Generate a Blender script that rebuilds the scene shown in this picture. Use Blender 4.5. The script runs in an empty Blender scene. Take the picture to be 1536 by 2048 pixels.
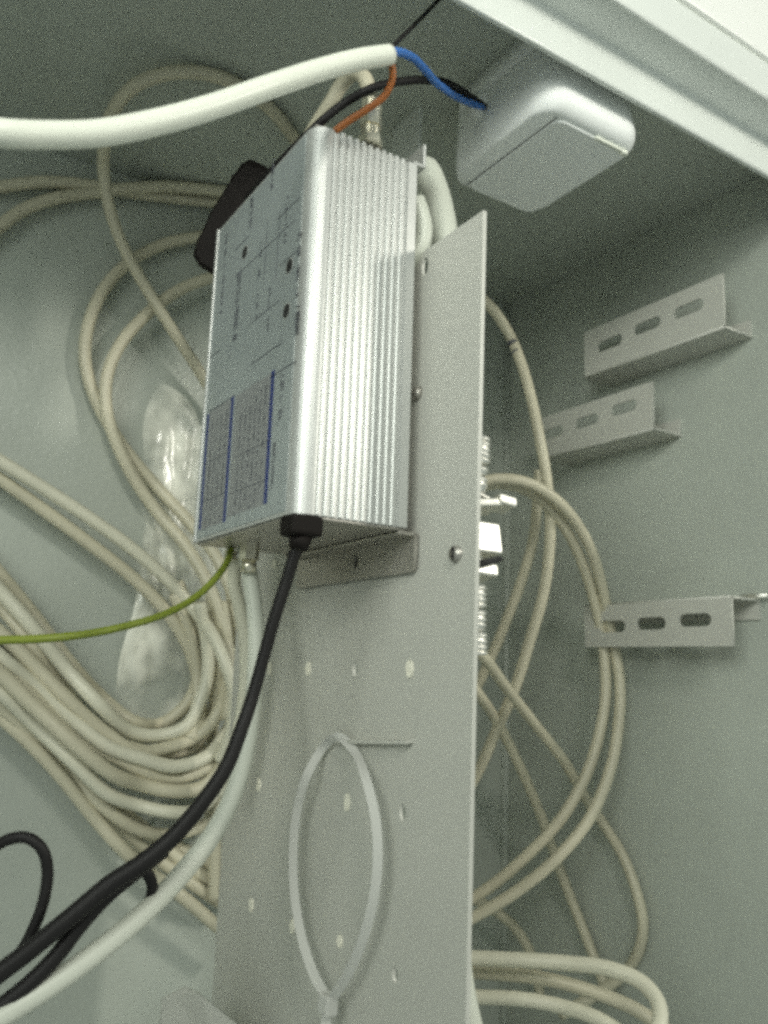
import bpy, bmesh, math, random
from mathutils import Vector, Matrix
random.seed(7)
S = bpy.context.scene
C = S.collection

# ------------------------------------------------------------------ camera
M = Matrix(((0.84128287, -0.12797109, -0.52522998),
            (-0.53957563, -0.13913311, -0.83036144),
            (0.03318538, 0.98197015, -0.18610038)))     # X = cabinet width, Y = cabinet depth, Z = up
F, PX, PY = 1660.0, 768.0, 1024.0
cam_d = bpy.data.cameras.new('camera')
cam_d.sensor_fit = 'HORIZONTAL'
cam_d.sensor_width = 36.0
cam_d.lens = F / 1536.0 * 36.0
cam_d.clip_start = 0.01
cam_d.clip_end = 50
cam_d.dof.use_dof = True
cam_d.dof.focus_distance = 0.40
cam_d.dof.aperture_fstop = 14.0
cam = bpy.data.objects.new('camera', cam_d)
cam.matrix_world = M.to_4x4()
C.objects.link(cam)
S.camera = cam

# ------------------------------------------------------------------ world, lamps, exposure
W = bpy.data.worlds.new('World')
S.world = W
W.use_nodes = True
W.node_tree.nodes['Background'].inputs[0].default_value = (0.84, 0.96, 0.89, 1)
W.node_tree.nodes['Background'].inputs[1].default_value = 0.38


def area(name, loc, target, sx, sy, power, col, spread=180):
    l = bpy.data.lights.new(name, 'AREA')
    l.shape = 'RECTANGLE'
    l.size, l.size_y = sx, sy
    l.energy = power
    l.color = col
    l.spread = math.radians(spread)
    o = bpy.data.objects.new(name, l)
    o.location = loc
    d = Vector(target) - Vector(loc)
    o.rotation_euler = d.to_track_quat('-Z', 'Y').to_euler()
    C.objects.link(o)
    return o


area('room_lamp_right', (0.86, -0.66, 0.50), (0.17, 0.28, 0.12), 0.10, 0.16, 5.0, (1.0, 0.97, 0.86))
area('room_lamp_above', (-0.13, -0.55, 0.56), (0.20, 0.42, 0.20), 0.16, 0.16, 0.55, (1.0, 0.99, 0.90), 75)
area('room_lamp_left', (-0.55, -0.25, 0.40), (0.36, 0.36, 0.16), 0.5, 0.4, 1.3, (0.95, 1.0, 0.92), 90)
S.view_settings.view_transform = 'Standard'
S.view_settings.look = 'None'
S.view_settings.exposure = -0.03
S.view_settings.gamma = 1.0
S.cycles.filter_width = 3.4
S.cycles.max_bounces = 8
S.cycles.use_denoising = False           # keep the photograph's grain
S.cycles.use_adaptive_sampling = True
S.cycles.adaptive_threshold = 0.045
S.cycles.adaptive_min_samples = 8


# ------------------------------------------------------------------ pixel of the photograph -> point in the place
def ray(px, py):
    return M @ Vector(((px - PX) / F, -(py - PY) / F, -1.0))


def at(px, py, plane, val):
    r = ray(px, py)
    if plane == 'D':
        return r * val
    return r * (val / r['XYZ'.index(plane)])


# ------------------------------------------------------------------ materials
def mat(name, col, rough=0.5, metal=0.0, bump=0.0, bscale=400.0, var=0.0, vscale=20.0, trans=0.0, spec=0.5, aniso=None):
    m = bpy.data.materials.new(name)
    m.use_nodes = True
    nt = m.node_tree
    b = nt.nodes['Principled BSDF']
    b.inputs['Base Color'].default_value = (*col, 1)
    b.inputs['Roughness'].default_value = rough
    b.inputs['Metallic'].default_value = metal
    b.inputs['Specular IOR Level'].default_value = spec
    tc = nt.nodes.new('ShaderNodeTexCoord')
    if trans:
        b.inputs['Transmission Weight'].default_value = trans
    if var:
        n = nt.nodes.new('ShaderNodeTexNoise')
        n.inputs['Scale'].default_value = vscale
        n.inputs['Detail'].default_value = 6
        n.inputs['Roughness'].default_value = 0.65
        nt.links.new(tc.outputs['Object'], n.inputs['Vector'])
        r = nt.nodes.new('ShaderNodeValToRGB')
        r.color_ramp.elements[0].position = 0.3
        r.color_ramp.elements[1].position = 0.7
        r.color_ramp.elements[0].color = (*[c * (1 - var) for c in col], 1)
        r.color_ramp.elements[1].color = (*[min(1, c * (1 + var * 0.5)) for c in col], 1)
        nt.links.new(n.outputs['Fac'], r.inputs['Fac'])
        nt.links.new(r.outputs['Color'], b.inputs['Base Color'])
        mr = nt.nodes.new('ShaderNodeMapRange')
        mr.inputs['To Min'].default_value = max(0.02, rough - 0.08)
        mr.inputs['To Max'].default_value = min(1, rough + 0.08)
        nt.links.new(n.outputs['Fac'], mr.inputs['Value'])
        nt.links.new(mr.outputs['Result'], b.inputs['Roughness'])
    if bump:
        n = nt.nodes.new('ShaderNodeTexNoise')
        n.inputs['Scale'].default_value = bscale
        n.inputs['Detail'].default_value = 3
        nt.links.new(tc.outputs['Object'], n.inputs['Vector'])
        bp = nt.nodes.new('ShaderNodeBump')
        bp.inputs['Strength'].default_value = bump
        bp.inputs['Distance'].default_value = 0.0006
        nt.links.new(n.outputs['Fac'], bp.inputs['Height'])
        nt.links.new(bp.outputs['Normal'], b.inputs['Normal'])
    return m


GREY = (0.475, 0.508, 0.455)
m_wall = mat('powder_coat_wall', GREY, 0.30, bump=0.55, bscale=330, var=0.11, vscale=9)
m_plate = mat('powder_coat_plate', (0.545, 0.545, 0.495), 0.42, bump=0.12, bscale=500, var=0.04, vscale=18)
m_frame = mat('frame_paint', (0.76, 0.79, 0.75), 0.25, bump=0.12, bscale=260, var=0.04)
m_white_paint = mat('white_paint', (0.88, 0.89, 0.85), 0.4, bump=0.1)
m_alu = mat('anodised_aluminium', (0.58, 0.59, 0.57), 0.40, metal=0.5, var=0.05, vscale=60)
m_alu_face = mat('printed_aluminium_face', (0.40, 0.44, 0.44), 0.42, metal=0.35, var=0.06, vscale=40)
m_steel = mat('zinc_steel', (0.46, 0.44, 0.40), 0.38, metal=0.7, var=0.08, vscale=60)
m_chrome = mat('bright_nickel', (0.97, 0.95, 0.88), 0.45, metal=1.0, bump=0.25, bscale=160)
m_nickel = mat('connector_nickel', (0.80, 0.76, 0.62), 0.25, metal=0.9)
m_coax = mat('coax_jacket', (0.60, 0.565, 0.43), 0.42, var=0.14, vscale=30)
m_coax2 = mat('coax_jacket_pale', (0.70, 0.68, 0.55), 0.38, var=0.08, vscale=30)
m_white = mat('white_pvc', (0.80, 0.82, 0.72), 0.38, var=0.03)
m_whitegrey = mat('grey_white_pvc', (0.60, 0.62, 0.54), 0.4, var=0.05)
m_black = mat('black_rubber', (0.011, 0.010, 0.010), 0.55, spec=0.3)
m_black2 = mat('black_plastic', (0.008, 0.006, 0.005), 0.7, bump=0.1, spec=0.2)
m_blue = mat('blue_wire', (0.04, 0.16, 0.50), 0.4)
m_brown = mat('brown_wire', (0.32, 0.10, 0.02), 0.45)
m_green = mat('green_yellow_wire', (0.20, 0.25, 0.03), 0.4)
m_socket = mat('socket_plastic', (0.92, 0.94, 0.92), 0.5, bump=0.05, bscale=700)
m_tie = mat('nylon_tie', (0.70, 0.70, 0.66), 0.6, spec=0.3)
m_tie.node_tree.nodes['Principled BSDF'].inputs['Alpha'].default_value = 0.72
m_ink = mat('dark_ink', (0.09, 0.095, 0.11), 0.6)
m_inkblue = mat('blue_ink', (0.018, 0.035, 0.17), 0.5)
m_field = mat('table_tint', (0.30, 0.31, 0.31), 0.55, metal=0.2)
m_hole = mat('dark_hole', (0.02, 0.02, 0.02), 0.7)
m_lit_hole = mat('lit_hole_cream', (0.92, 0.89, 0.76), 0.35)  # pale colour stands in for light showing in the plate holes
m_rib = mat('grey_duct', (0.42, 0.44, 0.40), 0.5)
m_paper = mat('grey_card', (0.40, 0.40, 0.35), 0.7)


# ------------------------------------------------------------------ helpers
def obj(name, me, m, parent=None, smooth=False):
    if isinstance(me, bmesh.types.BMesh):
        bm = me
        me = bpy.data.meshes.new(name)
        bmesh.ops.recalc_face_normals(bm, faces=bm.faces)
        bm.to_mesh(me)
        bm.free()
    me.materials.clear()
    me.materials.append(m)
    if smooth:
        for p in me.polygons:
            p.use_smooth = True
    o = bpy.data.objects.new(name, me)
    C.objects.link(o)
    if parent:
        o.parent = parent
        # parts are modelled in place: undo the offset of the thing's origin
        o.matrix_parent_inverse = parent_world(parent).inverted()
    return o


def parent_world(p):
    if p.parent:
        return parent_world(p.parent) @ p.matrix_parent_inverse @ p.matrix_basis
    return p.matrix_basis.copy()


def thing(name, label, cat, loc=(0, 0, 0), group=None):
    o = bpy.data.objects.new(name, None)
    o.empty_display_size = 0.01
    o.location = loc
    C.objects.link(o)
    return tag(o, label, cat, group)


def tag(o, label, cat, group=None):
    o['label'] = label
    o['category'] = cat
    if group:
        o['group'] = group
    return o


def struct(o):
    o['kind'] = 'structure'
    return o


def box(lo, hi, bev=0.0, seg=2):
    bm = bmesh.new()
    vs = [bm.verts.new((x, y, z)) for x in (lo[0], hi[0]) for y in (lo[1], hi[1]) for z in (lo[2], hi[2])]
    for f in ((0, 1, 3, 2), (4, 6, 7, 5), (0, 4, 5, 1), (2, 3, 7, 6), (0, 2, 6, 4), (1, 5, 7, 3)):
        bm.faces.new([vs[i] for i in f])
    bmesh.ops.recalc_face_normals(bm, faces=bm.faces)
    if bev:
        bmesh.ops.bevel(bm, geom=list(bm.edges), offset=bev, segments=seg, affect='EDGES', profile=0.5)
    return bm


def prism(poly, a0, a1, axis):
    """poly: 2D outline in the other two axes (in X,Y,Z order), swept a0..a1 along axis."""
    bm = bmesh.new()
    def P(p, a):
        if axis == 'X': return (a, p[0], p[1])
        if axis == 'Y': return (p[0], a, p[1])
        return (p[0], p[1], a)
    A = [bm.verts.new(P(p, a0)) for p in poly]
    B = [bm.verts.new(P(p, a1)) for p in poly]
    n = len(poly)
    for i in range(n):
        bm.faces.new((A[i], A[(i + 1) % n], B[(i + 1) % n], B[i]))
    bm.faces.new(A[::-1])
    bm.faces.new(B)
    return bm


def sheet(name, outline, holes, frame, thick, m, parent=None):
    """Flat plate with real holes; outline/holes are 2D loops in the frame (origin, u, v)."""
    cu = bpy.data.curves.new(name, 'CURVE')
    cu.dimensions = '2D'
    cu.fill_mode = 'BOTH'
    cu.extrude = thick / 2
    for loop in [outline] + holes:
        s = cu.splines.new('POLY')
        s.points.add(len(loop) - 1)
        for p, q in zip(s.points, loop):
            p.co = (q[0], q[1], 0, 1)
        s.use_cyclic_u = True
    tmp = bpy.data.objects.new(name + '_tmp', cu)
    C.objects.link(tmp)
    bpy.context.view_layer.update()
    me = bpy.data.meshes.new_from_object(tmp.evaluated_get(bpy.context.evaluated_depsgraph_get()))
    bpy.data.objects.remove(tmp)
    bpy.data.curves.remove(cu)
    o_, u, v = [Vector(a) for a in frame]
    u = u.normalized()
    v = (v - u * v.dot(u)).normalized()
    w = u.cross(v)
    T = Matrix((u, v, w)).transposed().to_4x4()
    T.translation = o_
    me.transform(T)
    me.name = name
    return obj(name, me, m, parent)


def ellipse(cx, cy, rx, ry, n=20):
    return [(cx + rx * math.cos(2 * math.pi * i / n), cy + ry * math.sin(2 * math.pi * i / n)) for i in range(n)]


def slot(cx, cy, L, w, n=8):
    r = w / 2
    a = L / 2 - r
    out = [(cx + a + r * math.cos(t), cy + r * math.sin(t)) for t in [(-0.5 + i / n) * math.pi for i in range(n + 1)]]
    out += [(cx - a + r * math.cos(t), cy + r * math.sin(t)) for t in [(0.5 + i / n) * math.pi for i in range(n + 1)]]
    return out


def catmull(P, per=10):
    P = [Vector(p) for p in P]
    Q = [P[0] * 2 - P[1]] + P + [P[-1] * 2 - P[-2]]
    out = []
    for i in range(1, len(Q) - 2):
        p0, p1, p2, p3 = Q[i - 1:i + 3]
        t0 = 0.0
        t1 = t0 + max(1e-6, (p1 - p0).length) ** 0.5
        t2 = t1 + max(1e-6, (p2 - p1).length) ** 0.5
        t3 = t2 + max(1e-6, (p3 - p2).length) ** 0.5
        for k in range(per):
            t = t1 + (t2 - t1) * k / per
            a1 = p0 * ((t1 - t) / (t1 - t0)) + p1 * ((t - t0) / (t1 - t0))
            a2 = p1 * ((t2 - t) / (t2 - t1)) + p2 * ((t - t1) / (t2 - t1))
            a3 = p2 * ((t3 - t) / (t3 - t2)) + p3 * ((t - t2) / (t3 - t2))
            b1 = a1 * ((t2 - t) / (t2 - t0)) + a2 * ((t - t0) / (t2 - t0))
            b2 = a2 * ((t3 - t) / (t3 - t1)) + a3 * ((t - t1) / (t3 - t1))
            out.append(b1 * ((t2 - t) / (t2 - t1)) + b2 * ((t - t1) / (t2 - t1)))
    out.append(P[-1])
    return out


def sweep(path, r, n=14, flat=None, up=None):
    """Tube along a smooth path; r is a number or a function of 0..1; flat=(w, h) makes a strap."""
    bm = bmesh.new()
    rings = []
    N = len(path)
    tan = [(path[min(i + 1, N - 1)] - path[max(i - 1, 0)]).normalized() for i in range(N)]
    nrm = Vector(up) if up else (Vector((0, 0, 1)) if abs(tan[0].z) < 0.9 else Vector((1, 0, 0)))
    for i in range(N):
        t = tan[i]
        if up:
            nrm = Vector(up)
        nrm = (nrm - t * nrm.dot(t)).normalized()
        bi = t.cross(nrm)
        rr = r(i / (N - 1)) if callable(r) else r
        if flat:
            w, h = flat
            offs = [(-w, -h), (w, -h), (w, h), (-w, h)]
            rings.append([bm.verts.new(path[i] + bi * a + nrm * b) for a, b in offs])
        else:
            rings.append([bm.verts.new(path[i] + (nrm * math.cos(2 * math.pi * k / n) + bi * math.sin(2 * math.pi * k / n)) * rr)
                          for k in range(n)])
    k = len(rings[0])
    for a, b in zip(rings, rings[1:]):
        for j in range(k):
            bm.faces.new((a[j], a[(j + 1) % k], b[(j + 1) % k], b[j]))
    bm.faces.new(rings[0][::-1])
    bm.faces.new(rings[-1])
    return bm


def pts(P, plane, val):
    out = []
    for p in P:
        q = at(p[0], p[1], p[3] if len(p) > 3 else plane, p[2] if len(p) > 2 else val)
        k = min(1.0, *[lim / c for c, lim in ((q.x, 0.4705), (q.y, 0.5445), (q.z, 0.3300)) if c > 1e-6])
        out.append(q * k)            # stay on this side of walls and ceiling
    return out


def cable(name, P, plane, val, r, m, label=None, cat='cable', group=None, parent=None, per=10):
    o = obj(name, sweep(catmull(pts(P, plane, val), per), r), m, parent, smooth=True)
    if label:
        tag(o, label, cat, group)
    return o


def cyl(p0, p1, r0, r1=None, n=20):
    p0, p1 = Vector(p0), Vector(p1)
    r1 = r0 if r1 is None else r1
    bm = bmesh.new()
    t = (p1 - p0).normalized()
    u = t.orthogonal().normalized()
    v = t.cross(u)
    A = [bm.verts.new(p0 + (u * math.cos(2 * math.pi * k / n) + v * math.sin(2 * math.pi * k / n)) * r0) for k in range(n)]
    B = [bm.verts.new(p1 + (u * math.cos(2 * math.pi * k / n) + v * math.sin(2 * math.pi * k / n)) * r1) for k in range(n)]
    for k in range(n):
        bm.faces.new((A[k], A[(k + 1) % n], B[(k + 1) % n], B[k]))
    bm.faces.new(A[::-1])
    bm.faces.new(B)
    return bm


# ------------------------------------------------------------------ the cabinet
ZC, YW, XW = 0.335, 0.55, 0.476
XL, ZF = -0.42, -0.46
struct(obj('ceiling', box((XL, 0.264, ZC), (XW + 0.002, YW + 0.002, ZC + 0.002)), m_wall))
struct(obj('wall_back', box((XL, YW, ZF), (XW + 0.002, YW + 0.002, ZC - 0.0005)), m_wall))
struct(obj('wall_left', box((XL - 0.002, 0.264, ZF), (XL, YW + 0.002, ZC)), m_wall))
struct(obj('floor', box((XL, 0.264, ZF - 0.002), (XW, YW, ZF - 0.0005)), m_wall))
struct(obj('wall_right', box((XW, 0.264, ZF), (XW + 0.002, YW - 0.0005, ZC - 0.0005)), m_wall))
# weld bead along the corner of back and right wall
bead = cyl((XW - 0.001, YW - 0.001, ZF), (XW - 0.001, YW - 0.001, ZC), 0.0035, n=10)
struct(obj('wall_corner_fold', bead, m_wall, None, True))

# folded front frame above the opening
fr = thing('front_frame', 'white folded steel frame along the top of the cabinet opening', 'frame', (0.2, 0.26, 0.298))
prof = [(0.2640, ZC + 0.002), (0.2640, 0.2990), (0.2630, 0.2980), (0.2606, 0.2980), (0.2596, 0.2990), (0.2596, 0.3190),
        (0.2586, 0.3200), (0.2410, 0.3212), (0.2395, 0.3218), (0.2390, 0.3232), (0.2390, 0.3460), (0.2410, 0.3475), (0.2596, 0.3475)]
obj('folded_lip', prism(prof, -0.6, 1.0, 'X'), m_frame, fr)
obj('rain_edge', cyl((-0.6, 0.2392, 0.3222), (1.0, 0.2392, 0.3222), 0.0016, n=10), m_frame, fr, True)
obj('seam_edge', cyl((-0.6, 0.2610, 0.2986), (1.0, 0.2610, 0.2986), 0.0014, n=10), m_frame, fr, True)
obj('header_panel', box((-0.6, 0.2370, 0.3476), (1.0, 0.2560, 0.62), 0.002), m_white_paint, fr)

# ------------------------------------------------------------------ mounting plate
XP = 0.198
pl = thing('mounting_plate', 'tall light grey sheet metal mounting plate standing across the cabinet', 'plate', (XP, 0.245, -0.45))
OUT = [(0.2542, -0.45), (0.476, -0.45), (0.476, 0.187), (0.2452, 0.187)]      # the front edge leans a little
hole_px = [(820, 1338, 2.3, 3.4), (710, 1338, 2.0, 3.0), (617, 1338, 2.3, 3.2), (540, 1338, 2.3, 3.4), (695, 1605, 2.0, 3.6),
           (805, 1625, 2.6, 4.0), (680, 1883, 2.0, 2.4), (585, 1853, 2.1, 3.0), (503, 1810, 2.4, 3.2), (518, 1570, 2.0, 3.2),
           (550, 1128, 2.2, 2.4), (850, 533, 2.2, 4.0), (790, 1950, 2.2, 3.6)]
holes = []
for k, (px, py, a, b) in enumerate(hole_px):
    p = at(px, py, 'X', XP)
    f = 0.8 if k in (5, 12) else 1.05
    holes.append(ellipse(p.y, p.z, a * f / 950, b * f / 950))
# sheet frame: u = +Y, v = +Z, so w = +X
sheet('plate_sheet', OUT, holes, ((XP + 0.00075, 0, 0), (0, 1, 0), (0, 0, 1)), 0.0015, m_plate, pl)
for k, (px, py, a, b) in enumerate(hole_px):  # pale fillings added so that most holes look lit
    p = at(px, py, 'X', XP)
    if k in (1, 5, 11, 12):
        continue
    bmp = bmesh.new()
    vs = [bmp.verts.new((XP - 0.0006, y, z)) for y, z in ellipse(p.y, p.z, a * 0.00107, b * 0.00107)]
    vb = [bmp.verts.new((XP + 0.0028, y, z)) for y, z in ellipse(p.y, p.z, a * 0.00107, b * 0.00107)]
    for i in range(20):
        bmp.faces.new((vs[i], vs[(i + 1) % 20], vb[(i + 1) % 20], vb[i]))
    bmp.faces.new(vs)
    bmp.faces.new(vb[::-1])
    obj('lit_hole_fill', bmp, m_lit_hole, pl)
bm = bmesh.new()
vs = [[bm.verts.new((x, y + dy, z)) for x, y in ((XP - 0.0001, 0.0), (XP + 0.0018, 0.0), (XP + 0.0018, 0.0008), (XP - 0.0001, 0.0008))] for dy, z in ((0.2534, -0.45), (0.2444, 0.187))]
for k in range(4):
    bm.faces.new((vs[0][k], vs[0][(k + 1) % 4], vs[1][(k + 1) % 4], vs[1][k]))
bm.faces.new(vs[0][::-1])
bm.faces.new(vs[1])
obj('folded_edge', bm, m_plate, pl)
sp = at(915, 1108, 'X', XP)
s = obj('screw', cyl((XP - 0.0022, sp.y, sp.z), (XP + 0.004, sp.y, sp.z), 0.0030, 0.0036), m_steel, pl, True)
obj('screw_slot', box((XP - 0.0025, sp.y - 0.0006, sp.z - 0.0027), (XP - 0.0020, sp.y + 0.0006, sp.z + 0.0027)), m_hole, s)
rp = at(836, 787, 'X', XP)
obj('rivet', cyl((XP - 0.0022, rp.y, rp.z), (XP, rp.y, rp.z), 0.0022, 0.0034), m_steel, pl, True)
a, b = at(828, 1478, 'X', XP), at(688, 1477, 'X', XP)
bm = bmesh.new()
o8 = [a, b, b + Vector((-0.004, 0, -0.0006)), a + Vector((-0.004, 0, -0.0006))]
lo = [bm.verts.new(p) for p in o8]
hi = [bm.verts.new(p - Vector((0, 0, 0.0014))) for p in o8]
for f in ((0, 1, 2, 3),):
    bm.faces.new([lo[i] for i in f])
    bm.faces.new([hi[i] for i in f][::-1])
for i in range(4):
    bm.faces.new((lo[i], lo[(i + 1) % 4], hi[(i + 1) % 4], hi[i]))
obj('lanced_tab', bm, m_plate, pl)

# narrow bracket hanging from the ceiling behind the plate
p = at(846, 168, 'Y', 0.37)
br = obj('hanging_strip', box((p.x - 0.0022, 0.37, 0.19), (p.x + 0.0004, 0.400, p.z), 0.0004), m_frame)
tag(br, 'narrow grey steel strip standing upright behind the amplifier top', 'bracket')

# ------------------------------------------------------------------ aluminium amplifier box
XB, YB, ZB, ZT = 0.1385, 0.2832, 0.0582, 0.2257
XE, YE = 0.1912, 0.3930
amp = thing('amplifier_box', 'ribbed silver aluminium amplifier box screwed to the grey plate', 'amplifier', (XP, 0.33, ZB))
R = 0.0078
poly = [(XB, YE)]
for i in range(9):
    t = math.pi + i / 8 * math.pi / 2
    poly.append((XB + R + R * math.cos(t), YB + R + R * math.sin(t)))
FX0, FX1, NF = 0.1472, 0.1852, 11
pitch = (FX1 - FX0) / NF
DEEP = 0.0012
poly += [(FX0, YB), (FX0 + 0.0002, YB + DEEP), (FX1 + 0.0006, YB + DEEP), (FX1 + 0.0010, YB)]
poly += [(XE - 0.0006, YB), (XE, YB + 0.0006), (XE, YE)]
body = obj('housing', prism(poly, ZB, ZT, 'Z'), m_alu, amp)
fin = None
for i in range(NF):
    x0 = FX0 + (i + 0.5) * pitch
    w = pitch * 0.29
    prof = [(x0 - w * 1.15, YB + DEEP + 0.0002), (x0 - w, YB + 0.0004), (x0 - w * 0.6, YB + 0.00005), (x0 + w * 0.6, YB + 0.00005),
            (x0 + w, YB + 0.0004), (x0 + w * 1.15, YB + DEEP + 0.0002)]
    if fin is None:
        fin = obj('fin', prism([(a - x0, b) for a, b in prof], ZB + 0.0003, ZT - 0.0003 + 0.0006, 'Z'), m_alu, body)
        f = fin
    else:
        f = fin.copy()
        C.objects.link(f)
        f.parent = body
        f.matrix_parent_inverse = fin.matrix_parent_inverse.copy()
    f.location = (x0, 0, 0)

# printed face: label sheet, stripes, lettering too small to read, adjusting holes
face = obj('printed_face', box((XB - 0.0003, YB + R + 0.0005, ZB + 0.0015), (XB - 0.00002, YE - 0.0025, ZT - 0.0015)), m_alu_face, body)
obj('edge_rail', box((XB - 0.0010, YE - 0.0024, ZB), (XB + 0.003, YE, ZT), 0.0005), m_alu, body)
XF = XB - 0.0003


def mark(name, y0, z0, y1, z1, m, parent=face, d=0.00012):
    return obj(name, box((XF - d, min(y0, y1), min(z0, z1)), (XF - 0.00002, max(y0, y1), max(z0, z1))), m, parent)


def stripe(p0, p1, w, m, name='printed_stripe'):
    a, b = at(*p0, 'X', XF), at(*p1, 'X', XF)
    y = (a.y + b.y) / 2
    return mark(name, y - w / 2, a.z, y + w / 2, b.z, m)


def panel(p0, p1, p2):
    a, b, c = at(*p0, 'X', XF), at(*p1, 'X', XF), at(*p2, 'X', XF)
    return mark('table_field', min(a.y, b.y), min(a.z, c.z), max(a.y, b.y), max(a.z, c.z), m_field, d=0.00006)


panel((546, 744), (472, 790), (520, 1012))
panel((463, 797), (420, 826), (441, 1046))
stripe((553, 737), (524, 1010), 0.0032, m_inkblue)
stripe((468, 792), (446, 1045), 0.0032, m_inkblue)
stripe((417, 828), (399, 1060), 0.0030, m_inkblue)


def lettering(p0, p1, h, size, dens=0.9, m=m_ink):
    """A line of lettering that runs along the height of the box; too small in the photograph to read."""
    a, b = at(*p0, 'X', XF), at(*p1, 'X', XF)
    bm = bmesh.new()
    z, z1 = a.z, b.z
    y = (a.y + b.y) / 2
    st = size * 0.20
    def bar(y0, y1, z0, z1_):
        bm.from_mesh(_tm(box((XF - 0.00010 - random.random() * 0.00003, y0, z0), (XF - 0.00002, y1, z1_))))
    while z > z1:
        L = size * 0.78
        if random.random() < dens:
            k = random.random()
            if k < 0.8: bar(y - h / 2, y + h / 2, z - st, z)                       # upright of the letter
            if k > 0.2: bar(y - h / 2, y - h / 2 + h * 0.2, z - L, z)
            if 0.1 < k < 0.7: bar(y + h / 2 - h * 0.2, y + h / 2, z - L, z)
            if 0.4 < k: bar(y - h / 2, y + h / 2, z - L, z - L + st)
            if 0.3 < k < 0.9: bar(y - h * 0.1, y + h * 0.1, z - L, z)
        z -= size
    return obj('lettering', bm, m, face)


def _tm(bm):
    me = bpy.data.meshes.new('t')
    bm.to_mesh(me)
    bm.free()
    return me


lettering((568, 748), (557, 846), 0.0034, 0.0030)
lettering((551, 885), (541, 985), 0.0020, 0.0019, 0.92)
for k, x in enumerate((536, 526, 516, 506, 496, 486)):
    lettering((x, 765 + k * 12), (x - 21, 1000 + k * 8), 0.0016, 0.0017, 0.72)
for k, x in enumerate((456, 446, 436, 427)):
    lettering((x, 818 + k * 9), (x - 19, 1042 + k * 6), 0.0016, 0.0017, 0.78)
lettering((478, 545), (470, 680), 0.0048, 0.0036, 0.95)
lettering((505, 395), (500, 450), 0.0034, 0.0028)
lettering((548, 318), (543, 372), 0.0030, 0.0026)
lettering((600, 465), (592, 600), 0.0022, 0.0021, 0.8)
lettering((597, 610), (592, 668), 0.0030, 0.0026)
lettering((452, 470), (444, 620), 0.0022, 0.0021, 0.8)
lettering((522, 470), (514, 640), 0.0020, 0.0020, 0.6)
lettering((540, 560), (536, 660), 0.0018, 0.0019, 0.7)
lettering((575, 385), (570, 480), 0.0018, 0.0019, 0.7)


def upright(p0, p1, w=0.0005):
    a, b = at(*p0, 'X', XF), at(*p1, 'X', XF)
    y = (a.y + b.y) / 2
    return mark('printed_rule', y - w / 2, b.z, y + w / 2, a.z, m_ink)


def rule(p0, p1, w=0.0005):
    a, b = at(*p0, 'X', XF), at(*p1, 'X', XF)
    return mark('printed_rule', a.y, a.z - w / 2, b.y, a.z + w / 2, m_ink)


rule((566, 684), (500, 742))
rule((440, 700), (418, 722))
rule((592, 722), (540, 758))
rule((470, 790), (418, 828))
rule((600, 395), (555, 440))
rule((500, 470), (470, 505))
rule((596, 500), (560, 530), 0.0004)
rule((560, 600), (500, 645), 0.0004)
rule((590, 440), (470, 560), 0.0004)
rule((540, 880), (470, 915), 0.0004)
rule((530, 960), (460, 990), 0.0004)
rule((455, 905), (408, 932), 0.0004)
rule((450, 985), (405, 1008), 0.0004)
upright((560, 420), (552, 560), 0.0004)
upright((535, 440), (528, 560), 0.0004)
upright((462, 690), (458, 720), 0.0004)
for px, py in ((490, 505), (579, 532), (573, 622)):
    q = at(px, py, 'X', XF)
    o = obj('adjusting_hole', cyl((XF - 0.0002, q.y, q.z), (XF - 0.00004, q.y, q.z), 0.0031), m_hole, face)
    obj('hole_rim', cyl((XF - 0.00012, q.y, q.z), (XF - 0.00003, q.y, q.z), 0.0037), m_alu, o)

# end cover at the bottom, ears, gland, connectors
obj('bottom_cover', box((XB + 0.0012, YB + 0.0012, ZB - 0.0012), (XE - 0.0004, YE - 0.001, ZB - 0.0001), 0.0004), m_steel, amp)
obj('top_cover', box((XB + 0.0012, YB + 0.0022, ZT + 0.0001), (XE - 0.0004, YE - 0.001, ZT + 0.0010), 0.0004), m_steel, amp)
EZ = 0.0405
ear_hole = at(716, 1126, 'X', 0.1964)
eo = [(YB + 0.0006, ZB - 0.0014), (YB + 0.0006, EZ + 0.002), (YB + 0.0026, EZ), (YE - 0.003, EZ - 0.0005), (YE - 0.001, EZ + 0.0015), (YE - 0.001, ZB - 0.0014)]
sheet('bottom_ear', eo, [ellipse(ear_hole.y, ear_hole.z, 0.0016, 0.0034)], ((0.1959, 0, 0), (0, 1, 0), (0, 0, 1)), 0.0016, m_steel, amp)
obj('bottom_ear_bend', box((XE - 0.004, YB + 0.0006, ZB - 0.0029), (0.1967, YE - 0.001, ZB - 0.0013), 0.0006), m_steel, amp)
q = at(854, 325, 'Y', YB)
obj('top_ear_bend', box((XE - 0.002, YB + 0.0004, ZT + 0.0004), (0.1958, YE - 0.001, ZT + 0.0019), 0.0005), m_alu, amp)
obj('top_ear', box((0.1944, YB + 0.0004, ZT + 0.0004), (0.1959, YE - 0.001, ZT + 0.0125), 0.0005), m_alu, amp)
obj('back_spacer', box((XE + 0.0001, YB + 0.012, ZB + 0.006), (XP - 0.0003, YE - 0.012, 0.178), 0.0005), m_steel, amp)
g = at(603, 1050, 'Z', 0.0535)
gl = obj('cable_gland', box((g.x - 0.0068, g.y - 0.0060, 0.0488), (g.x + 0.0068, g.y + 0.0060, 0.0570), 0.0016, 3), m_black2, amp)
obj('gland_collar', cyl((g.x, g.y, 0.0489), (g.x - 0.001, g.y, 0.0440), 0.0046, 0.0036), m_black2, gl, True)
bx = at(720, 1128, 'X', 0.1950)
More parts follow.
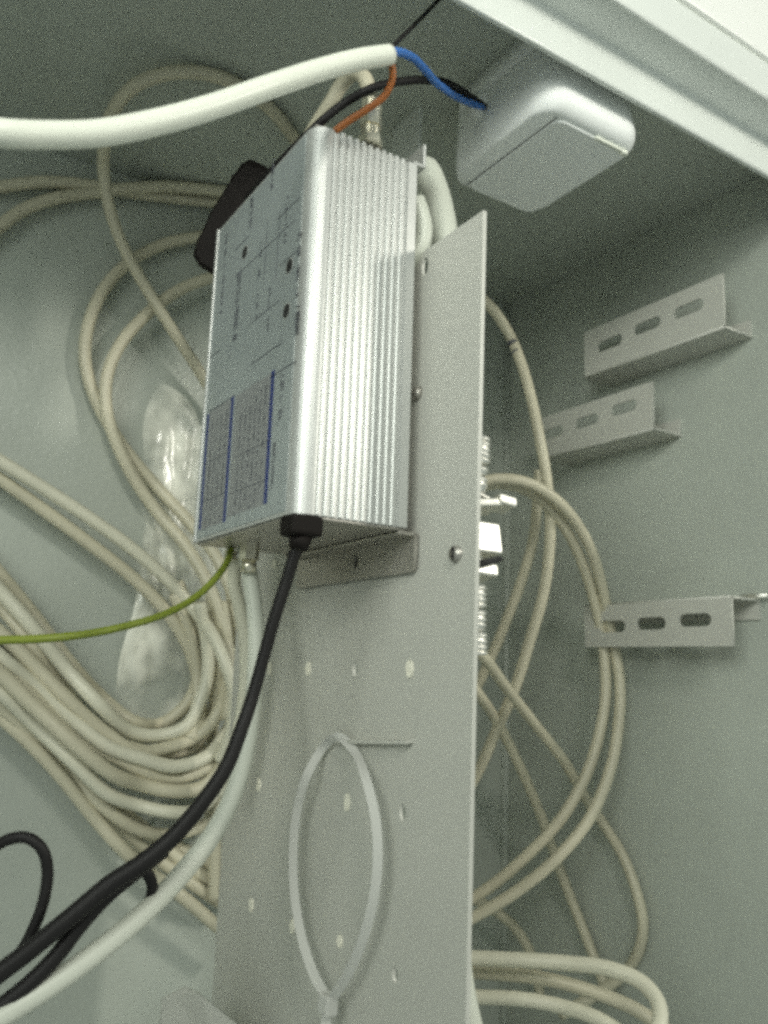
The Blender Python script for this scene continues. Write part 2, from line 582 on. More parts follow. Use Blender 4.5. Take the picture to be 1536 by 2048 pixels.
# bottom output connector and earth terminal
c0 = at(500, 1092, 'Z', ZB - 0.001)
cn = obj('output_connector', cyl((c0.x, c0.y, ZB - 0.0012), (c0.x, c0.y, ZB - 0.008), 0.0048, n=6), m_nickel, amp)
obj('connector_thread', cyl((c0.x, c0.y, ZB - 0.008), (c0.x, c0.y, ZB - 0.014), 0.0036), m_nickel, cn, True)
e0 = at(462, 1100, 'Z', ZB - 0.001)
obj('earth_terminal', cyl((e0.x, e0.y, ZB - 0.0012), (e0.x, e0.y, ZB - 0.006), 0.0036, n=8), m_nickel, amp)
# coax socket on top
tc = at(741, 272, 'Z', ZT + 0.006)
cn = obj('input_connector', cyl((tc.x, tc.y, ZT + 0.0010), (tc.x, tc.y, ZT + 0.0045), 0.0056, n=6), m_nickel, amp)
for k in range(4):
    z = ZT + 0.0047 + k * 0.0013
    obj('thread_ring', cyl((tc.x, tc.y, z), (tc.x, tc.y, z + 0.0009), 0.0042), m_nickel, cn, True)

# plug of the top coax cable
pg = thing('coax_plug', 'small nickel plug on the coax cable on top of the amplifier', 'plug', (tc.x, tc.y, ZT + 0.010))
obj('nut', cyl((tc.x, tc.y, ZT + 0.0100), (tc.x, tc.y, ZT + 0.0165), 0.0050, n=6), m_nickel, pg)
obj('sleeve', cyl((tc.x, tc.y, ZT + 0.0166), (tc.x, tc.y, ZT + 0.0235), 0.0042, 0.0038), m_nickel, pg, True)
for k in range(5):
    obj('grip_ring', cyl((tc.x, tc.y, ZT + 0.0170 + k * 0.0012), (tc.x, tc.y, ZT + 0.0176 + k * 0.0012), 0.0045), m_nickel, pg, True)

# ------------------------------------------------------------------ wall socket under the ceiling
ZS = 0.282
c1, c2, c3 = at(905, 360, 'Z', ZS), at(1085, 438, 'Z', ZS), at(1266, 302, 'Z', ZS)
sx0, sx1, sy0, sy1 = c1.x - 0.003, (c2.x + c3.x) / 2 + 0.003, 0.2705, (c1.y + c2.y) / 2 + 0.004
so = thing('power_socket', 'white plastic power socket with hinged lid under the cabinet ceiling', 'socket', ((sx0 + sx1) / 2, (sy0 + sy1) / 2, ZC))


def rrect(x0, x1, y0, y1, r, z, n=7):
    out = []
    for cx, cy, a in ((x1 - r, y1 - r, 0), (x0 + r, y1 - r, 1), (x0 + r, y0 + r, 2), (x1 - r, y0 + r, 3)):
        for i in range(n):
            t = (a + i / (n - 1)) * math.pi / 2
            out.append((cx + r * math.cos(t), cy + r * math.sin(t), z))
    return out


def loft(loops):
    bm = bmesh.new()
    V = [[bm.verts.new(p) for p in l] for l in loops]
    n = len(V[0])
    for a, b in zip(V, V[1:]):
        for j in range(n):
            bm.faces.new((a[j], a[(j + 1) % n], b[(j + 1) % n], b[j]))
    bm.faces.new(V[0][::-1])
    bm.faces.new(V[-1])
    return bm


def inset(d, r, z):
    # the left and back sides are crisp, the front and right sides well rounded
    return rrect(sx0 + 0.0004 + d * 0.3, sx1 - d, sy0 + d, sy1 - 0.0004 - d * 0.35, max(0.006, r * 1.15), z)


obj('mounting_base', loft([inset(0.0045, 0.012, ZC - 0.0003), inset(0.0042, 0.012, ZC - 0.016)]), m_socket, so, True)
L = [(0.0035, 0.012, ZC - 0.0155), (0.0030, 0.0125, ZC - 0.0165), (0.0012, 0.013, ZS + 0.018), (0.0004, 0.013, ZS + 0.0115)]
for i in range(7):
    t = i / 6 * math.pi / 2
    L.append((0.0004 + 0.0080 * (1 - math.cos(t)), 0.013 - 0.0050 * (1 - math.cos(t)), ZS + 0.0008 + 0.0092 * (1 - math.sin(t))))
cover = obj('cover', loft([inset(*l) for l in L]), m_socket, so, True)
seam = at(998, 325, 'Z', ZS).x
lx0, lx1, ly0, ly1 = seam, sx1 - 0.0085, sy0 + 0.0085, sy1 - 0.0035
bm = loft([rrect(lx0, lx1, ly0, ly1, 0.006, ZS + 0.004), rrect(lx0, lx1, ly0, ly1, 0.006, ZS + 0.0004),
           rrect(lx0 + 0.0003, lx1 - 0.0003, ly0 + 0.0003, ly1 - 0.0003, 0.006, ZS - 0.0001), rrect(lx0 + 0.0010, lx1 - 0.001, ly0 + 0.001, ly1 - 0.001, 0.0056, ZS - 0.0002)])
lid = obj('lid', bm, m_socket, so)
obj('lid_lip', box((lx1 - 0.024, ly0 - 0.0014, ZS - 0.0008), (lx1 - 0.0010, ly0 + 0.0010, ZS + 0.0012), 0.0009, 3), m_white, lid, True)
obj('lid_catch', box((lx1 - 0.0036, ly0 - 0.0018, ZS - 0.0016), (lx1 + 0.0004, ly0 + 0.0018, ZS + 0.0010), 0.0010, 3), m_white, lid, True)
obj('seam_gap', box((seam - 0.0006, sy0 + 0.0085, ZS + 0.0005), (seam - 0.0001, ly1, ZS + 0.00075)), m_hole, so)
we = at(966, 214, 'X', sx0 + 0.004)
obj('cable_entry', cyl((sx0 + 0.0045, we.y, we.z), (sx0 - 0.0022, we.y, we.z), 0.0075, 0.0068), m_socket, so, True)

# ------------------------------------------------------------------ three slotted brackets on the right wall
XF_B = 0.447


def bracket(label, tl, tr, brp, bl, flange, slots, tilt):
    """A slotted steel angle: face in front, flange back to the wall."""
    P = [at(*p, 'X', XF_B) for p in (tl, tr, brp, bl)]
    y1, y0 = (P[0].y + P[3].y) / 2, (P[1].y + P[2].y) / 2
    zt, zb = (P[0].z + P[1].z) / 2, (P[2].z + P[3].z) / 2
    t = thing('slotted_bracket', label, 'bracket', (XW, (y0 + y1) / 2, zb if flange == 'bottom' else zt), 'slotted brackets on the right wall')
    H = []
    for s in slots:
        c = at(*s, 'X', XF_B)
        H.append(slot(c.y, c.z, 0.0240, 0.0082))
    sheet('slotted_face', [(y0, zb), (y1, zb), (y1, zt), (y0, zt)], H, ((XF_B, 0, 0), (0, 1, 0), (0, 0, 1)), 0.0014, m_plate, t)
    z = zb if flange == 'bottom' else zt
    dz = -0.001 if flange == 'bottom' else 0.001
    obj('bend', cyl((XF_B, y0, z), (XF_B, y1, z), 0.0009, n=10), m_plate, t, True)
    obj('flange', box((XF_B + 0.0002, y0, z - 0.0007 + dz * 0), (XW - 0.0004, y1, z + 0.0007 + dz * 0)), m_plate, t)
    w0 = z + (0.012 if flange == 'bottom' else -0.012)
    obj('wall_foot', box((XW - 0.0018, y0 + 0.0004, min(z, w0)), (XW - 0.0003, y1 - 0.0004, max(z, w0))), m_plate, t)
    return t


bracket('highest slotted steel bracket on the right cabinet wall, nearest the ceiling', (1166, 668), (1444, 547), (1453, 655), (1174, 752), 'bottom',
        [(1220, 687), (1295, 652), (1378, 618)], 0)
bracket('middle slotted steel bracket on the right wall, partly behind a coax cable', (1080, 838), (1301, 765), (1314, 850), (1086, 922), 'bottom',
        [(1106, 866), (1174, 843), (1248, 816)], 0)
bk = bracket('lowest slotted steel bracket on the right wall, in front of two cables', (1170, 1216), (1466, 1188), (1466, 1284), (1172, 1301), 'top',
             [(1225, 1253), (1303, 1247), (1391, 1240)], 0)
q = at(1512, 1192, 'X', 0.470)
obj('screw', cyl((0.4705, q.y - 0.008, q.z), (0.4705, q.y + 0.010, q.z), 0.0016), m_chrome, bk, True)

# ------------------------------------------------------------------ metal splitter on the far side of the plate
spl = thing('coax_splitter', 'shiny metal coax splitter behind the front edge of the grey plate', 'splitter', (XP, 0.27, 0.05))
XS = 0.214


def sp_box(name, x0, y0, x1, y1, dep=0.016, m=m_chrome, bev=0.0008, parent=spl, dx=0.0):
    Y = 0.2600
    a = at(x0, y0, 'Y', Y)
    b = at(x1, y1, 'Y', Y)
    return obj(name, box((max(XP + 0.0022, a.x), Y, min(a.z, b.z)), (b.x, Y + dep, max(a.z, b.z)), bev), m, parent)


def sp_tilt(name, x0, y0, x1, y1, Y, dep, tilt, roll=0.0):
    a, b = at(x0, y0, 'Y', Y), at(x1, y1, 'Y', Y)
    o = sp_box(name, x0, y0, x1, y1, dep, m_chrome, 0.0009)
    c = Vector(((a.x + b.x) / 2, Y + dep / 2, (a.z + b.z) / 2))
    Rm = Matrix.Translation(c) @ Matrix.Rotation(tilt, 4, 'X') @ Matrix.Rotation(roll, 4, 'Y') @ Matrix.Translation(-c) @ Matrix.Translation((0, Y - 0.26, 0))
    o.data.transform(Rm)
    return o
sp_tilt('body', 940, 1050, 1001, 1122, 0.2590, 0.03, -0.18, 0.0)
sp_tilt('body_foot', 940, 1133, 998, 1165, 0.2600, 0.03, -0.18, 0.03)
sp_tilt('cover_plate', 940, 1044, 980, 1160, 0.2650, 0.02, -0.16)
obj('clamp_bolt', cyl(at(955, 1128, 'Y', 0.255), at(1000, 1118, 'Y', 0.258), 0.0014, n=8), m_hole, spl, True)
hd = at(960, 1014, 'Y', 0.258)
he = at(1016, 1002, 'Y', 0.258)
sp_tilt('clamp_arm', 945, 1000, 1004, 1026, 0.2575, 0.012, -0.30, -0.16)
sp_tilt('clamp_wedge', 944, 986, 984, 1000, 0.2600, 0.010, -0.2, 0.30)
sp_tilt('clamp_tip', 992, 992, 1026, 1018, 0.2570, 0.010, -0.24, 0.10)
for k, (y0, y1, w) in enumerate(((878, 930, 970), (938, 952, 966), (958, 985, 964), (1172, 1216, 962), (1222, 1262, 962), (1266, 1310, 964))):
    Y = 0.256
    a = at(w, y0, 'Y', Y)
    b = at(w - 1, y1, 'Y', Y)
    xc = (a.x + b.x) / 2 - 0.0030
    port = obj('threaded_port', cyl((xc, Y, a.z), (xc, Y, b.z), 0.0040, n=12), m_chrome, spl, True)
    zz = a.z - 0.0008
    while zz > b.z + 0.0006:
        obj('thread_ring', cyl((xc, Y, zz), (xc, Y, zz - 0.0009), 0.0046, n=14), m_chrome, port, True)
        zz -= 0.0022

# ------------------------------------------------------------------ mains cable with its three cores
CR = 0.0041
wc = cable('mains_cable', [(-140, 250, 0.235), (0, 266, 0.24), (90, 270, 0.248), (200, 266, 0.258), (320, 243, 0.270), (430, 212, 0.283), (540, 173, 0.297),
                           (640, 140, 0.315), (720, 119, 0.330), (778, 110, 0.342)], 'D', 0.3, CR, m_white,
           'thick white mains cable crossing the upper left, cut back to bare cores')
def core(name, P, r, m):
    return cable(name, P, 'D', 0.35, r, m, parent=wc)
core('blue_core', [(768, 107, 0.340), (795, 104, 0.350), (826, 116, 0.365), (850, 140, 0.38), (872, 165, 0.40), (910, 192, 0.43), (940, 206, 0.447), (968, 214, 0.462)], 0.0018, m_blue)
core('brown_core', [(768, 114, 0.340), (782, 128, 0.344), (785, 155, 0.346), (770, 190, 0.348), (735, 218, 0.349), (700, 240, 0.350), (670, 262, 0.350)], 0.0015, m_brown)
core('black_core', [(768, 108, 0.340), (790, 88, 0.355), (815, 63, 0.375), (848, 30, 0.40), (885, -8, 0.43)], 0.0010, m_black)

bl = cable('black_lead', [(968, 214, 0.462), (935, 190, 0.446), (895, 167, 0.43), (850, 160, 0.415), (795, 164, 0.40), (740, 178, 0.388), (690, 206, 0.392), (648, 238, 0.392),
                     (600, 285, 0.398), (560, 325, 0.408), (525, 362, 0.420), (495, 400, 0.440)], 'D', 0.4, 0.0020, m_black,
           'thin black lead arching from the socket to the black plug', 'wire')

# black moulded plug behind the amplifier
pk = thing('black_plug', 'black moulded plastic plug behind the left edge of the amplifier', 'plug', at(455, 440, 'D', 0.46))
outl = [(500, 318), (532, 332), (545, 350), (520, 420), (490, 500), (450, 560), (424, 548), (398, 533), (386, 512), (391, 488), (408, 455), (420, 425), (438, 398), (462, 358), (484, 326)]
bm = bmesh.new()
lp = []
for d, s in ((0.446, 0.90), (0.448, 0.97), (0.452, 1.0), (0.468, 1.0), (0.474, 0.97), (0.477, 0.9)):
    cx, cy = 462, 440
    lp.append([bm.verts.new(at(cx + (x - cx) * s, cy + (y - cy) * s, 'D', 0.452) * 1.0 + ray(cx, cy) * (d - 0.452)) for x, y in outl])
n = len(outl)
for a, b in zip(lp, lp[1:]):
    for j in range(n):
        bm.faces.new((a[j], a[(j + 1) % n], b[(j + 1) % n], b[j]))
bm.faces.new(lp[0][::-1])
bm.faces.new(lp[-1])
obj('plug_body', bm, m_black2, pk)
r0 = at(480, 345, 'D', 0.3935)
obj('grip_ridge', cyl(at(470, 352, 'D', 0.448), at(414, 470, 'D', 0.448), 0.0014), m_black2, pk, True)

# ------------------------------------------------------------------ coax cables against the back wall
RC = 0.0041
def coax(P, label, plane='Y', val=0.540, r=RC, m=m_coax):
    return cable('coax_cable', P, plane, val, r, m, label, 'cable', 'cream coax cables')

coax([(640, 330, .53), (600, 290, .50), (545, 222, .455), (480, 172, .43), (410, 147, .42), (340, 146, .42), (275, 168, .43), (232, 212, .45), (211, 270, .48), (207, 340, .505), (220, 420, .515), (250, 500, .52), (295, 580, .524),
      (345, 660, .524), (400, 745, .53), (450, 830, .535)], 'cream coax cable in a tall hoop reaching highest at the upper left', r=0.0039)
coax([(-60, 384), (0, 374), (90, 364), (180, 371), (270, 386), (350, 396), (430, 404), (520, 410)], 'cream coax cable entering level at left just below the white cable', val=0.542)
b2 = coax([(-60, 500), (0, 452), (50, 418), (110, 397), (190, 385), (270, 376, .535), (350, 374, .532), (440, 382, .532), (520, 390, .532)],
          'cream coax cable with dark print rings, rising from left to black plug', val=0.541)
for k, x in enumerate((404, 411, 419)):
    p = at(x, 378, 'Y', 0.532)
    d = (at(x + 8, 379, 'Y', 0.532) - p).normalized()
    obj('print_ring', cyl(p - d * 0.0005, p + d * 0.0005, RC * 1.02), m_ink, b2, True)
coax([(450, 470), (395, 474), (330, 488), (265, 520), (210, 575), (178, 645), (170, 715), (186, 785), (215, 845), (255, 905), (310, 970), (375, 1040, .53), (430, 1110, .52), (470, 1200, .51)],
     'cream coax cable in the outer of two arcs left of the amplifier', val=0.541)
coax([(470, 545), (420, 556), (355, 582), (290, 632), (240, 690), (214, 755), (214, 825), (235, 890), (270, 960), (315, 1025), (370, 1090, .525), (415, 1165, .515), (445, 1250, .51), (462, 1340, .505), (455, 1440, .5)],
     'cream coax cable in the inner of two arcs left of the amplifier', val=0.534)
coax([(-60, 885), (0, 922), (90, 978), (185, 1040), (270, 1102), (335, 1160), (385, 1215), (425, 1270, .50), (452, 1330, .49), (468, 1390, .488), (462, 1460, .49), (440, 1520, .50)],
     'pale coax cable slanting down from left edge, upper of a pair', m=m_coax2, val=0.522)
coax([(-60, 920), (0, 958), (90, 1022), (185, 1092), (265, 1155), (330, 1220), (375, 1290), (398, 1370), (400, 1430, .515), (380, 1480, .51)],
     'cream coax cable slanting down from left edge, lower of a pair', val=0.530)
# the coil in the lower left
coil = [
    ([(-60, 1120), (0, 1185), (60, 1250), (130, 1335), (200, 1415), (260, 1462), (320, 1472), (375, 1450), (405, 1405), (414, 1340), (410, 1270), (395, 1200)],
     .512, m_coax2, 'pale coax loop turning up at the innermost of the lower left coil'),
    ([(-60, 1150), (0, 1215), (60, 1290), (120, 1370), (190, 1450), (255, 1500), (320, 1512), (385, 1490), (425, 1440), (440, 1370), (436, 1290), (420, 1220)],
     .520, m_coax, 'second coax loop from the inside of the lower left coil'),
    ([(-60, 1255), (0, 1310), (70, 1375), (140, 1435), (215, 1490), (285, 1523), (350, 1527), (410, 1505), (455, 1465), (485, 1410), (490, 1330)],
     .505, m_coax2, 'third coax loop of the lower left coil, just under the dark lead'),
    ([(-60, 1300), (0, 1352), (70, 1415), (145, 1480), (220, 1540), (290, 1575), (350, 1584), (405, 1570), (450, 1530), (480, 1470)],
     .500, m_coax, 'fourth coax loop of the lower left coil, wide and low'),
    ([(-60, 1345), (0, 1390), (70, 1450), (145, 1525), (215, 1585), (280, 1615), (340, 1623), (395, 1610), (440, 1570), (470, 1510)],
     .505, m_coax2, 'fifth coax loop of the lower left coil, lowest to curve up'),
    ([(-60, 1385), (0, 1432), (70, 1500), (130, 1565), (190, 1640), (245, 1700), (310, 1755), (370, 1800), (440, 1860), (500, 1910)],
     .515, m_coax, 'coax cable slanting under the coil behind the black cord, lowest one'),
    ([(90, 1500), (150, 1570), (215, 1630), (290, 1700), (350, 1745), (410, 1785), (470, 1830)],
     .525, m_coax, 'coax cable slanting behind the black cord to the plate edge, middle one'),
    ([(200, 1590), (260, 1640), (320, 1690), (385, 1735), (440, 1770), (500, 1805)],
     .530, m_coax, 'coax cable slanting behind the black cord to the plate edge, upper one'),
]
coil += [
    ([(-60, 1085), (0, 1150), (70, 1235), (140, 1325), (205, 1395), (262, 1436), (318, 1442), (362, 1420), (388, 1372), (394, 1300), (380, 1225), (355, 1165)],
     .530, m_coax, 'darkest coax loop, tucked inside the lower left coil against the wall'),
    ([(-60, 1210), (0, 1265), (70, 1335), (140, 1405), (205, 1462), (270, 1500), (335, 1500), (395, 1474), (436, 1424), (456, 1350), (454, 1270), (440, 1200)],
     .511, m_coax, 'coax loop between the second and third of the lower left coil'),
    ([(-60, 1270), (0, 1330), (70, 1398), (145, 1462), (220, 1516), (290, 1550), (352, 1556), (410, 1538), (456, 1498), (482, 1440), (480, 1360)],
     .508, m_coax, 'coax loop between the third and fourth of the lower left coil'),
    ([(-60, 1368), (0, 1412), (70, 1476), (140, 1548), (210, 1612), (275, 1652), (345, 1668), (405, 1652), (448, 1600)],
     .518, m_coax, 'lowest curved coax loop of the coil, just above the black cord'),
    ([(345, 1180), (378, 1260), (392, 1340), (388, 1420), (398, 1500), (416, 1580), (430, 1680)],
     .528, m_coax, 'cream coax cable wandering upright through the middle of the coil'),
    ([(300, 1660), (350, 1690), (400, 1722), (450, 1748), (510, 1775)],
     .536, m_coax, 'short coax end showing between black cord and plate edge, topmost'),
]
for P, v, m, lab in coil:
    J = [random.uniform(-9, 9) for _ in P]
    K = [v + random.uniform(-0.007, 0.005) for _ in P]
    coax([(x + 0.5 * j, y + j, k) for (x, y), j, k in zip(P, J, K)], lab, val=v, m=m, r=RC * random.uniform(0.9, 1.02))
coax([(455, 1150), (470, 1230), (478, 1310), (470, 1400), (452, 1500), (436, 1600), (430, 1700), (428, 1800)], 'cream coax cable running upright along the far edge of the plate', val=0.515, r=0.0038)
coax([(420, 1190), (432, 1280), (430, 1380), (424, 1480), (420, 1580), (424, 1660)], 'cream coax cable hanging upright behind the coil ends', val=0.535, r=0.0038)
coax([(475, 1115), (468, 1160), (480, 1220), (492, 1300), (488, 1400), (470, 1490), (440, 1590)], 'pale coax cable dropping from the amplifier bottom beside the earth wire', plane='D', val=0.43, r=0.0034, m=m_coax2)
cable('dark_lead', [(-60, 1250), (0, 1292), (50, 1335), (95, 1385), (140, 1428), (190, 1462), (250, 1500)], 'Y', 0.515, 0.0022, m_black,
      'thin dark lead lying among the coax cables at the left edge', 'wire')

# top coax cable that leaves the plug on the amplifier
cable('coax_cable', [(tc_ := (741, 205))[:2] + (0.395,), (738, 180, .396), (728, 155, .398), (708, 146, .402), (684, 168, .408), (660, 208, .412), (632, 252, .418), (600, 310, .425), (580, 380, .43)],
      'D', 0.4, 0.0036, m_coax, 'cream coax cable rising from the plug on top of the amplifier', 'cable', 'cream coax cables')

# ------------------------------------------------------------------ cables right of the plate
def rc(P, label, r=0.0038, m=m_coax, val=0.55):
    return coax(P, label, 'D', val, r, m)

r1 = rc([(900, 560, .60), (940, 580, .60), (985, 618, .60), (1020, 672, .60), (1045, 735, .59), (1063, 800, .58), (1078, 870, .57), (1092, 950, .565), (1100, 1030, .565), (1098, 1110, .565), (1086, 1190, .565), (1060, 1280, .565),
         (1030, 1375, .565), (995, 1455, .57), (955, 1545, .575), (910, 1620, .58)], 'cream coax cable with small print marks, longest arc right of the plate')
for x, y in ((1024, 686), (1033, 704)):
    p = at(x, y, 'D', 0.5955)
    d = (at(x + 5, y + 11, 'D', 0.594) - p).normalized()
    obj('print_mark', cyl(p - d * 0.0007, p + d * 0.0007, 0.00385), m_ink, r1, True)
rc([(1078, 940, .60), (1074, 1010, .60), (1066, 1080, .60), (1045, 1155, .60), (1015, 1235, .60), (984, 1310, .60), (950, 1380, .60), (915, 1440, .60)], 'cream coax cable hidden behind the longest arc, running down to the plate edge')
rc([(900, 985, .54), (960, 964, .54), (1010, 958, .54), (1060, 968, .545), (1110, 998, .55), (1150, 1042, .56), (1182, 1100, .57), (1202, 1165, .58), (1215, 1230, .588), (1230, 1300, .585), (1240, 1370, .575),
    (1238, 1440, .565), (1220, 1540, .55), (1180, 1635, .54), (1115, 1715, .53), (1030, 1785, .53), (940, 1838, .53), (880, 1870, .53)], 'cream coax cable through the lowest bracket, outer of a pair', val=.55)
rc([(900, 1000, .548), (960, 974, .548), (1010, 968, .55), (1060, 984, .555), (1105, 1022, .562), (1140, 1072, .57), (1168, 1135, .58), (1188, 1200, .588), (1202, 1260, .59), (1209, 1320, .585), (1211, 1390, .575),
    (1198, 1470, .565), (1170, 1555, .555), (1120, 1640, .548), (1050, 1715, .545), (985, 1770, .545), (935, 1803, .545), (880, 1835, .545)], 'cream coax cable through the lowest bracket, inner of a pair')
rc([(930, 1285, .50), (965, 1312, .51), (1010, 1372, .53), (1075, 1455, .56), (1130, 1525, .575), (1165, 1585, .585), (1205, 1645, .59), (1245, 1710, .59), (1272, 1780, .585), (1286, 1845, .58), (1278, 1900, .57), (1250, 1945, .56), (1190, 1990, .54), (1120, 2030, .53)],
   'cream coax cable from splitter bulging farthest right under lowest bracket', 0.0036)
rc([(920, 1340, .56), (955, 1385, .56), (995, 1445, .57), (1045, 1545, .585), (1085, 1640, .60), (1120, 1740, .61), (1155, 1830, .615), (1188, 1915, .62), (1220, 2000, .62)], 'cream coax cable running straight down behind the crossing pair', 0.0036)
rc([(930, 1790, .62), (980, 1815, .62), (1025, 1850, .62), (1052, 1888, .62), (1070, 1930, .62), (1080, 1990, .62)], 'short faint coax cable low beside the plate edge', 0.0036)
rc([(860, 1915, .46), (940, 1916, .46), (1040, 1920, .455), (1130, 1926, .45), (1220, 1938, .44), (1285, 1966, .43), (1316, 2005, .42), (1318, 2050, .41), (1285, 2100, .40)], 'thick pale coax loop at bottom right, topmost of three', 0.0040, m_coax2)
rc([(860, 1944, .47), (940, 1944, .47), (1030, 1950, .465), (1110, 1962, .46), (1190, 1985, .455), (1270, 2018, .45), (1340, 2065, .44)], 'pale coax at bottom right, middle of three', 0.0037, m_coax)
rc([(860, 1990, .45), (950, 1994, .45), (1040, 1998, .445), (1120, 2012, .44), (1190, 2035, .43), (1260, 2075, .42)], 'pale coax at bottom right, lowest of three', 0.0037, m_coax2)
cable('white_cable', [(915, 1880, .43), (922, 1950, .425), (932, 2010, .42), (946, 2070, .415), (960, 2130, .41)], 'D', .42, 0.0062, m_white,
      'thick white cable peeking out behind the plate at the bottom')

# fat supply cables behind the top of the plate
cable('supply_cable', [(800, 470, .425), (812, 400, .425), (830, 352, .422), (850, 340, .418), (868, 374, .412), (883, 430, .405), (893, 500, .40), (900, 580, .40), (902, 660, .40)], 'D', .4, 0.0066, m_whitegrey,
      'fat cream supply cable arching over behind the top corner of the plate')
cable('supply_cable', [(832, 400, .385), (843, 432, .384), (848, 462, .383), (840, 498, .382), (812, 530, .382)], 'D', .45, 0.0042, m_whitegrey,
      'fat cream cable bend squeezed between amplifier and plate top')

# ------------------------------------------------------------------ green earth wire, black cord, white cable in front
cable('earth_wire', [(462, 1096, .415), (455, 1122, .41), (430, 1158, .40), (390, 1195, .39), (330, 1228, .375), (260, 1250, .36), (180, 1267, .345), (90, 1277, .33), (0, 1280, .32), (-80, 1278, .31)],
      'D', .37, 0.0017, m_green, 'green and yellow earth wire hanging from the amplifier bottom to the left', 'wire')
gd = g
cord = cable('power_cable', [(602, 1072, .335), (592, 1100, .334), (572, 1165, .332), (548, 1240, .33), (526, 1318, .328), (506, 1390, .325), (482, 1460, .32), (452, 1535, .315), (405, 1605, .31),
                            (345, 1675, .305), (285, 1725, .30), (220, 1768, .296), (140, 1835, .29), (60, 1900, .285), (-20, 1960, .28), (-90, 2010, .275)], 'D', .33, lambda t: 0.0025 + 0.0008 * min(1, max(0, t - 0.3) * 3), m_black,
             'thick black power cord sweeping from the amplifier gland to bottom left', 'cord')
cable('power_cable', [(330, 1698, .312), (270, 1745, .306), (215, 1790, .30), (160, 1850, .295), (110, 1915, .29), (50, 1975, .285), (-20, 2030, .28), (-80, 2080, .275)], 'D', .3, 0.0030, m_black,
      'black cord branching off below the main power cord', 'cord')
cable('thin_black_lead', [(268, 1745, .315), (288, 1742, .316), (302, 1760, .317), (303, 1790, .318), (288, 1815, .318), (262, 1842, .318), (225, 1872, .317)], 'D', .317, 0.0022, m_black,
      'short black lead loop poking out below the power cord', 'wire')
cable('thin_black_lead', [(-70, 1740, .30), (-20, 1700, .30), (20, 1678, .30), (55, 1676, .30), (84, 1698, .30), (95, 1742, .30), (88, 1798, .298), (70, 1850, .296), (44, 1900, .294), (0, 1950, .29), (-50, 1990, .29)], 'D', .3, 0.0021, m_black,
      'thin black lead in a round loop at the lower left edge', 'wire')
cable('white_cable', [(486, 1080, .42), (500, 1150, .41), (510, 1230, .40), (512, 1320, .388), (506, 1410, .376), (492, 1500, .364), (468, 1585, .352), (428, 1665, .340), (370, 1740, .328), (300, 1815, .316),
                      (215, 1888, .304), (120, 1958, .292), (20, 2022, .282), (-70, 2075, .275)], 'D', .33, 0.0040, m_whitegrey,
      'white cable running down beside the black cord to the bottom left corner')

# ------------------------------------------------------------------ cable tie hanging from the tab
ct = thing('cable_tie', 'open loop of translucent cable tie hanging on the plate', 'cable tie', at(676, 1476, 'X', XP - 0.003))
XT = 0.188
loop = [(655, 2000), (622, 1935), (600, 1860), (588, 1780), (586, 1700), (594, 1620), (614, 1550), (642, 1500), (676, 1474), (706, 1500), (732, 1560), (750, 1635), (755, 1710), (748, 1790), (728, 1870), (697, 1945), (662, 2000)]
P = [at(x, y, 'X', XT + (0.006 if 1470 < y < 1505 else 0.0)) for x, y in loop]
obj('strap', sweep(catmull(P, 8), 0, flat=(0.0020, 0.0006), up=(0.35, 0.94, 0.0)), m_tie, ct)
h = at(656, 2008, 'X', XT)
obj('lock_head', box((h.x - 0.003, h.y - 0.0040, h.z - 0.0040), (h.x + 0.003, h.y + 0.0040, h.z + 0.0040), 0.0010), m_tie, ct)
T = [h, at(652, 2040, 'X', XT), at(650, 2090, 'X', XT - 0.002), at(655, 2140, 'X', XT - 0.004)]
obj('tail', sweep(catmull(T, 6), 0, flat=(0.0020, 0.0006), up=(0.35, 0.94, 0.0)), m_tie, ct)

# bent grey sheet metal foot at the bottom of the plate
ft = thing('plate_foot', 'bent light grey sheet foot at bottom left of the mounting plate', 'bracket', (0.16, 0.42, -0.30))
P = [at(325, 1998, 'Y', 0.43), at(372, 1975, 'Y', 0.42), at(402, 1988, 'Y', 0.41), at(520, 2085, 'Y', 0.39), at(520, 2400, 'Y', 0.39), at(300, 2300, 'Y', 0.43)]
bm = bmesh.new()
A = [bm.verts.new(p) for p in P]
B = [bm.verts.new(p + Vector((0.0, 0.0015, 0))) for p in P]
bm.faces.new(A)
bm.faces.new(B[::-1])
for i in range(len(A)):
    bm.faces.new((A[i], B[i], B[(i + 1) % len(A)], A[(i + 1) % len(A)]))
obj('foot_sheet', bm, m_plate, ft)

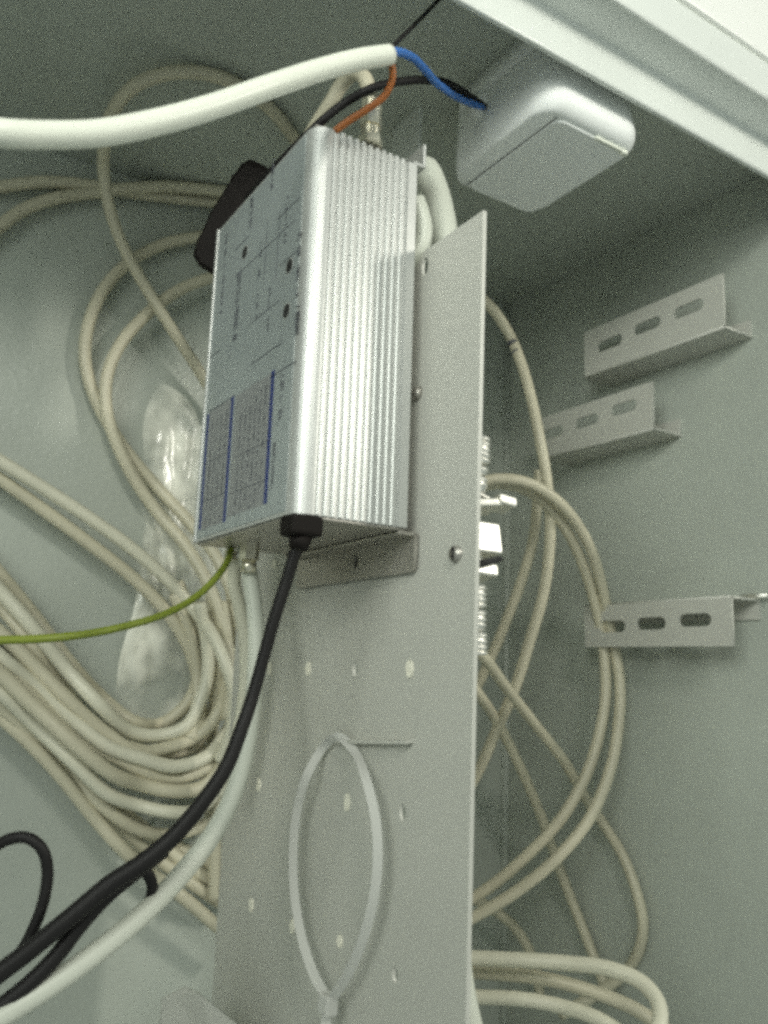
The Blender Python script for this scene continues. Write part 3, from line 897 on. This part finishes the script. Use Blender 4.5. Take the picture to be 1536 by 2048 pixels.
# added crumpled film that imitates glare on the back wall behind the cables
def film():
    m = bpy.data.materials.new('wall_glare')
    m.use_nodes = True
    nt = m.node_tree
    b = nt.nodes['Principled BSDF']
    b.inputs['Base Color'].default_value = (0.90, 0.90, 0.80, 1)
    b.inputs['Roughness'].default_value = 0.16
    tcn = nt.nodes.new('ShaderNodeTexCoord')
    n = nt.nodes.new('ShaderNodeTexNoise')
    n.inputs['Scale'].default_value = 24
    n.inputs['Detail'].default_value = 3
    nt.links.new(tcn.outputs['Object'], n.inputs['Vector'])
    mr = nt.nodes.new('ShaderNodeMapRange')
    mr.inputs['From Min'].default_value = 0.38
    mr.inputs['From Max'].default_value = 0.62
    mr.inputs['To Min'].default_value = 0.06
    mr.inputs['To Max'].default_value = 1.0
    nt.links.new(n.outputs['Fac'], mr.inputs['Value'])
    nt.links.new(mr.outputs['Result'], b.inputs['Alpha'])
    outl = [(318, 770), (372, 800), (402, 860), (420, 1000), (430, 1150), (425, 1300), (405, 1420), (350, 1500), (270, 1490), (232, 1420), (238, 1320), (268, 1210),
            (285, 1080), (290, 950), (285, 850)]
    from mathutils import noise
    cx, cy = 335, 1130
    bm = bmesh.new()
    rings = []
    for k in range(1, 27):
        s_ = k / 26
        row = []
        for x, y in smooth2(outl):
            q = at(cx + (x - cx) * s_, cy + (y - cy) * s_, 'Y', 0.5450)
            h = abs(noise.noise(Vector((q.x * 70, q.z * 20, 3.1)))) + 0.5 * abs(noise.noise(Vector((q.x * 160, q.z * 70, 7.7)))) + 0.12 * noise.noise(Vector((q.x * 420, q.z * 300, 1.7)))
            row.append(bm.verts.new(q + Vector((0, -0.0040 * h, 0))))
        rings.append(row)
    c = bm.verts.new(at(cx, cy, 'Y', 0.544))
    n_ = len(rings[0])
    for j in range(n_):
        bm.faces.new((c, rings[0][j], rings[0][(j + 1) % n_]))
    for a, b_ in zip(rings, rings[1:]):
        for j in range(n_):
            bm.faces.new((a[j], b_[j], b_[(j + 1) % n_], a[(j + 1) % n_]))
    return tag(obj('glare_film', bm, m, None, True), 'added crumpled film imitating wall glare behind the cables left of the amplifier', 'plastic film')


def smooth2(L, per=5):
    n = len(L)
    out = []
    for i in range(n):
        p0, p1, p2, p3 = [Vector(L[(i + k - 1) % n]) for k in range(4)]
        for k in range(per):
            t = k / per
            q = 0.5 * ((2 * p1) + (p2 - p0) * t + (2 * p0 - 5 * p1 + 4 * p2 - p3) * t * t + (3 * p1 - p0 - 3 * p2 + p3) * t ** 3)
            out.append((q.x, q.y))
    return out


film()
